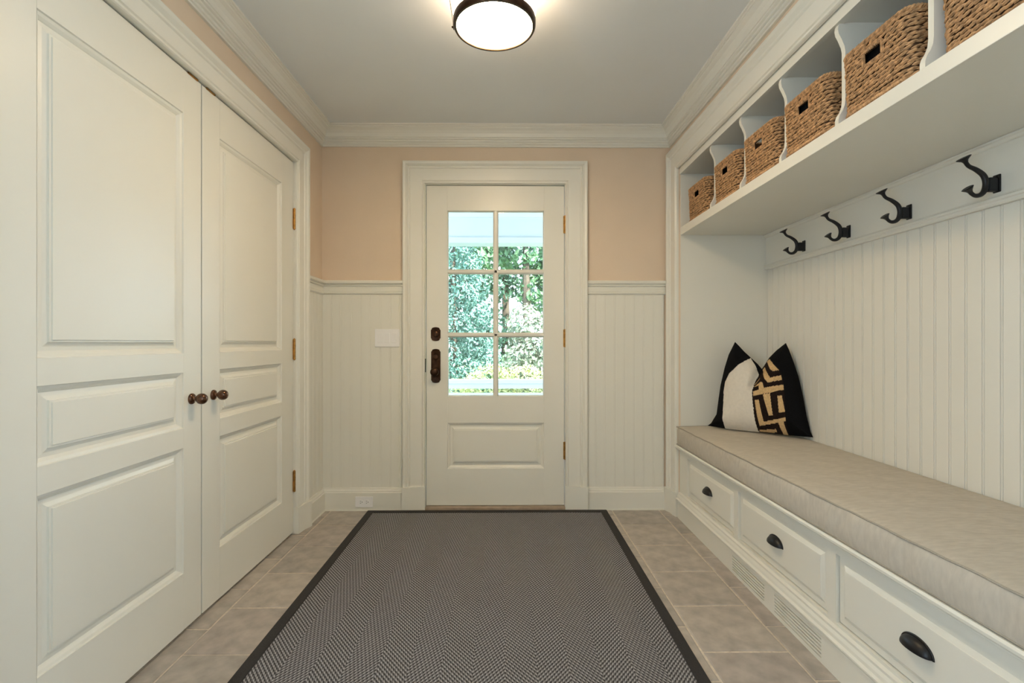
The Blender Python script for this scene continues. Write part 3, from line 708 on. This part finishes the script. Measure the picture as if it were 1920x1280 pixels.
for i in range(len(cols)-1):
    for j in range(NV):
        ca = sum(grid[x][y_][0] for x in (i, i+1) for y_ in (j, j+1))/4; cb = sum(grid[x][y_][1] for x in (i, i+1) for y_ in (j, j+1))/4
        k = 'black'
        if inside(PCREAM, ca, cb): k = 'cream'
        elif inside(PPAT, ca, cb): k = 'tan' if any(inside(t, ca, cb) for t in TANS) else 'pat'
        parts[k].f.append(tuple(vid(k, x, y_, True) for x, y_ in ((i, j), (i+1, j), (i+1, j+1), (i, j+1))))
        parts['black'].f.append(tuple(vid('black', x, y_, False) for x, y_ in ((i, j), (i, j+1), (i+1, j+1), (i+1, j))))
def pbuild(k, name, m):
    me = bpy.data.meshes.new(name); me.from_pydata(parts[k].v, [], parts[k].f); me.shade_smooth(); me.materials.append(m); return place(me, name, pl)
pbuild('black', 'cover', CLOTHB); pbuild('cream', 'cream_panel', CREAM)
pp_ = pbuild('pat', 'patterned_panel', DKBR)
me = bpy.data.meshes.new('applique'); me.from_pydata([tuple(Vector(v)+EN*.0012) for v in parts['tan'].v], [], parts['tan'].f); me.shade_smooth(); me.materials.append(TAN)
# backing below the applique so the weave has no holes
place(me, 'applique', pp_)
ppl = [q for q in PCREAM if q[1] > 0]
MB().tube([pt3(a, b, pil_h(a, b)+.001) for a, b in [(.0985, .003)] + ppl[:5]], .0018, 6).build('piping', CREAM, pl, smooth=True)
MB().tube([pt3(a, b, pil_h(a, b)+.001) for a, b in [(.2873, .003), (.27, .13), (.2535, .262)]], .0018, 6).build('piping', CREAM, pl, smooth=True)

# ------------------------------------------------------------------ ceiling light
LX, LY = -.042, 1.970
cl = thing('ceiling_light', (LX, LY, HC), label='lit frosted drum ceiling light with bronze bands', category='ceiling light')
MB().lathe([(0, -.0005), (.165, -.0005), (.165, -.012), (.158, -.016), (0, -.016)], 48).build('canopy', BRONZE, cl, Z0, smooth=40)
MB().lathe([(.172, -.016), (.176, -.02), (.1735, -.05), (.166, -.10), (.1595, -.145), (.1585, -.145), (.165, -.10), (.1725, -.05), (.172, -.016)], 64).build('drum_glass', GLOWS, cl, Z0, smooth=60)
MB().lathe([(.1545, -.146), (.1545, -.159), (.12, -.1635), (.06, -.1665), (0, -.1675)], 64).build('bottom_glass', GLOW, cl, Z0, smooth=60)
MB().lathe([(.158, -.136), (.1635, -.136), (.1645, -.140), (.1635, -.160), (.1605, -.1655), (.1515, -.1655), (.1505, -.162), (.158, -.152)], 64).build('rim', BRONZE, cl, Z0, smooth=50)
for q in range(3):
    a = math.radians(172 + 120*q); c, s_ = math.cos(a), math.sin(a)
    st = [(.150, -.006), (.186, -.012), (.188, -.022), (.180, -.045), (.1765, -.07), (.1715, -.10), (.1665, -.136), (.1662, -.157)]
    m = MB(); v = []; f = []
    for r, z in st:
        for w, o_ in ((-.006, 0), (.006, 0), (.006, .0022), (-.006, .0022)): v.append(((r+o_)*c - w*s_, (r+o_)*s_ + w*c, z))
    for i in range(len(st)-1):
        for j in range(4): f.append((4*i+j, 4*i+(j+1) % 4, 4*i+4+(j+1) % 4, 4*i+4+j))
    f += [(0, 1, 2, 3), tuple(range(4*len(st)-4, 4*len(st)))]
    m.add(v, f); t = m.build('strap', BRONZE, cl, Z0)
    MB().lathe([(.0032, 0), (.0032, .002), (.0045, .0035), (.003, .006), (0, .0065)], 10, Matrix.Translation((.1685*c, .1685*s_, -.148)) @ Vector((c, s_, 0)).to_track_quat('Z', 'Y').to_matrix().to_4x4()).build('thumbscrew', BRONZE, t, Z0, smooth=True)

# ------------------------------------------------------------------ switch plate and outlet
SW = thing('light_switch', ((-.858-.698)/2, YB-.0096, 1.135), label='white triple rocker light switch beside the entry door', category='light switch')
MB().box(-.081, .081, -.006, 0, -.0585, .0585).build('plate', PLAST, SW, Z0, bevel=.0022)
for k in (-1, 0, 1):
    r = MB().add([(-.0165, -.0055, -.0335), (.0165, -.0055, -.0335), (.0165, -.0055, .0335), (-.0165, -.0055, .0335), (-.0155, -.0075, -.0325), (.0155, -.0075, -.0325), (.0155, -.0105, .0325), (-.0155, -.0105, .0325)],
                 [(0, 1, 2, 3), (4, 5, 6, 7), (0, 1, 5, 4), (1, 2, 6, 5), (2, 3, 7, 6), (3, 0, 4, 7)]).build('rocker', PLAST, SW, (k*.046, 0, 0))
    for z in (-.0485, .0485): MB().lathe([(.003, .0055), (.003, .0068), (0, .007)], 10, RX).build('screw', PLAST, SW, (k*.046, 0, z))
OU = thing('wall_outlet', ((-.981-.866)/2, YB-.0325, .061), label='white duplex outlet set sideways in the left baseboard', category='outlet')
MB().box(-.0575, .0575, -.0055, 0, -.035, .035).build('plate', PLAST, OU, Z0, bevel=.002)
for k in (-1, 1):
    f_ = MB().lathe([(.0165, .005), (.0165, .0075), (0, .0078)], 20, RX).build('receptacle', PLAST, OU, (k*.0195, 0, 0))
    MB().box(-.006, .001, -.0085, -.0075, .005, .0072).box(-.006, .001, -.0085, -.0075, -.0072, -.005).box(.006, .010, -.0085, -.0075, -.0022, .0022).build('slots', DARK, f_, (0, 0, 0))

# ------------------------------------------------------------------ rug
RX0, RX1, RY0, RY1 = -.897, .667, .42, 3.232; BD = .046
rg = thing('area_rug', ((RX0+RX1)/2, (RY0+RY1)/2, .0018), label='dark grey herringbone woven rug with black binding on the tiles', category='rug')
MB().box(RX0+BD-.004, RX1-BD+.004, RY0+BD-.004, RY1-BD+.004, .002, .0085).build('field', RUG, rg)
def strip(A, B, n):
    MB().sweep(A, B, n, up, [(0, .0), (.001, .006), (.004, .0095), (BD-.003, .0105), (BD, .008), (BD, .0)], -1, -1).build('binding', RUGB, rg)
z = .0020
strip((RX0, RY0, z), (RX0, RY1, z), (1, 0, 0)); strip((RX1, RY1, z), (RX1, RY0, z), (-1, 0, 0)); strip((RX0, RY1, z), (RX1, RY1, z), (0, -1, 0)); strip((RX1, RY0, z), (RX0, RY0, z), (0, 1, 0))

# ------------------------------------------------------------------ porch and garden seen through the door glass
MB().box(-40, 40, YB+.2, 60, -.7, -.6).build('ground', GRASS, label='sunny lawn beyond the porch', category='lawn', **S)
pd = thing('porch_floor', (0, 4.4, -.1), label='grey porch floor outside the entry door', category='porch', **S)
for k in range(15): MB().box(-5, 5, 3.46+k*.135, 3.46+k*.135+.13, -.1, -.06).build('plank', DECK, pd)
MB().box(-5, 5, 3.46, 5.5, -.55, -.101).build('deck_base', DECK, pd)
MB().box(-5.2, 5.2, 3.46, 5.62, 2.62, 2.70).build('porch_ceiling', EXTW, label='white porch ceiling outside the door', category='porch ceiling', **S)
pb = thing('porch_beam', (0, 5.4, 2.19), label='white porch beam crossing the top door panes', category='beam', **S)
MB().box(-5, 5, 5.40, 5.56, 2.25, 2.47).build('beam_board', EXTW, pb)
MB().box(-5, 5, 5.375, 5.59, 2.19, 2.25).build('beam_trim', EXTW, pb)
MB().sweep((-5, 5.40, 2.47), (5, 5.40, 2.47), (0, -1, 0), up, [(0, 0), (.02, .004), (.03, .02), (.06, .08), (.07, .10), (.12, .15), (0, .15)]).box(-5, 5, 5.4, 5.56, 2.47, 2.62).build('beam_cornice', EXTW, pb)
pr = thing('porch_railing', (0, 5.45, -.06), label='white porch railing crossing the bottom door panes', category='railing')
MB().box(-5, 5, 5.40, 5.50, .655, .70).build('top_rail', EXTW, pr, bevel=.006)
MB().box(-5, 5, 5.425, 5.475, .60, .655).build('sub_rail', EXTW, pr)
MB().box(-5, 5, 5.42, 5.48, .505, .548).build('bottom_rail', EXTW, pr)
for x in (-2.2, 2.2): MB().box(x-.06, x+.06, 5.39, 5.51, -.06, 2.19).build('post', EXTW, pr)
for k in range(32):
    x = -2.1 + k*.1355
    MB().box(x-.016, x+.016, 5.434, 5.466, -.06, .51).build('baluster', EXTW, pr)

random.seed(11)
def foliage(fn, n, size, m, name, parent):
    """n small folded leaves scattered by fn() -> (point, outward normal)"""
    vs, fs = [], []
    for _ in range(n):
        p, nn = fn(); d = (nn + Vector((random.gauss(0, .55), random.gauss(0, .55), random.gauss(0, .55)))).normalized()
        t = d.orthogonal().normalized(); t.rotate(Matrix.Rotation(random.uniform(0, 2*PI), 3, d)); b = d.cross(t); s = size*random.uniform(.6, 1.35)
        k = len(vs); vs += [p - t*s*.5, p + b*s*.28 + d*s*.12, p + t*s*.6, p - b*s*.28 + d*s*.12]
        fs += [(k, k+1, k+2), (k, k+2, k+3)]
    me = bpy.data.meshes.new(name); me.from_pydata([tuple(v) for v in vs], [], fs); me.materials.append(m)
    return place(me, name, parent, kind='stuff')
def clumps(blobs):
    tot = [b[3]*b[4] for b in blobs]
    def fn():
        c = random.choices(blobs, tot)[0]
        while True:
            d = Vector((random.gauss(0, 1), random.gauss(0, 1), random.gauss(0, 1))).normalized()
            if d.y < .55: break
        q = random.uniform(.72, 1.03)
        return Vector((c[0]+d.x*c[3]*q, c[1]+d.y*c[3]*q, c[2]+d.z*c[4]*q)), d
    return fn
def trunk(parent, x, y, z0, z1, r):
    MB().tube([(x, y, z0), (x+.04, y, z0+(z1-z0)*.4), (x-.03, y+.03, z1)], [r, r*.8, r*.4], 8).build('trunk', BARK, parent, smooth=True)
def plant(name, label, cat, blobs, n, size, m, tr, group=None):
    t = thing(name, (tr[0], tr[1], -.6), label=label, category=cat)
    foliage(clumps(blobs), n, size, m, 'foliage', t); trunk(t, tr[0], tr[1], -.6, tr[2], tr[3])
def cone(x, y, z0, z1, r, k):
    out = []
    for i in range(k):
        q = (i+.5)/k; a = i*2.4; rr_ = r*(1-q)**.8*.62
        out.append((x+rr_*math.cos(a), y+rr_*math.sin(a)*.8, z0+(z1-z0)*q, .34*(1.15-q*.6), .30*(1.15-q*.5)))
    return out
plant('conifer', 'blue green conifer filling the left door panes', 'tree', cone(-1.15, 10.8, -.3, 5.0, 1.45, 70), 22000, .075, LF['spruce'], (-1.15, 10.8, 4.7, .09))
plant('flowering_shrub', 'pale sunlit shrub filling the right door panes', 'shrub', [(.60, 8.2, .90, .50, .68), (.85, 8.2, .45, .55, .6), (.34, 8.2, 1.32, .30, .42), (.28, 8.2, .75, .32, .5), (1.3, 8.3, .4, .55, .55)], 5200, .085, LF['pale'], (.6, 8.25, .9, .06))
plant('green_shrub', 'bright green shrub between conifer and pale shrub', 'shrub', [(-.05, 9.25, .10, .45, .62), (.28, 9.25, .4, .45, .65), (.6, 9.3, .15, .45, .6), (-.40, 9.25, -.05, .42, .45)], 4200, .09, LF['tree'], (.1, 9.3, .5, .06))
plant('low_shrub', 'low lime yellow mounded shrub just above the porch railing', 'shrub', [(-.20, 7.2, .36, .46, .42), (.24, 7.2, .36, .44, .41), (-.66, 7.2, .2, .38, .38), (.68, 7.2, .16, .38, .38)], 6500, .05, LF['lime'], (0, 7.2, .3, .05))
tb = []
for _ in range(34): tb.append((random.uniform(-2.4, 2.6), random.uniform(13.6, 15.0), random.uniform(2.2, 6.2), random.uniform(.55, .95), random.uniform(.45, .7)))
plant('leafy_tree', 'tall leafy green tree behind the conifer', 'tree', tb, 13000, .17, LF['tree'], (.6, 14.2, 5, .16))
tb = [(random.uniform(-3.2, 3.4), random.uniform(17, 18.2), random.uniform(.2, 5.6), random.uniform(.7, 1.1), random.uniform(.6, .9)) for _ in range(70)]
plant('dark_tree', 'deep green tree closing the garden far behind the others', 'tree', tb, 11000, .2, LF['deep'], (0, 17.6, 5, .18))
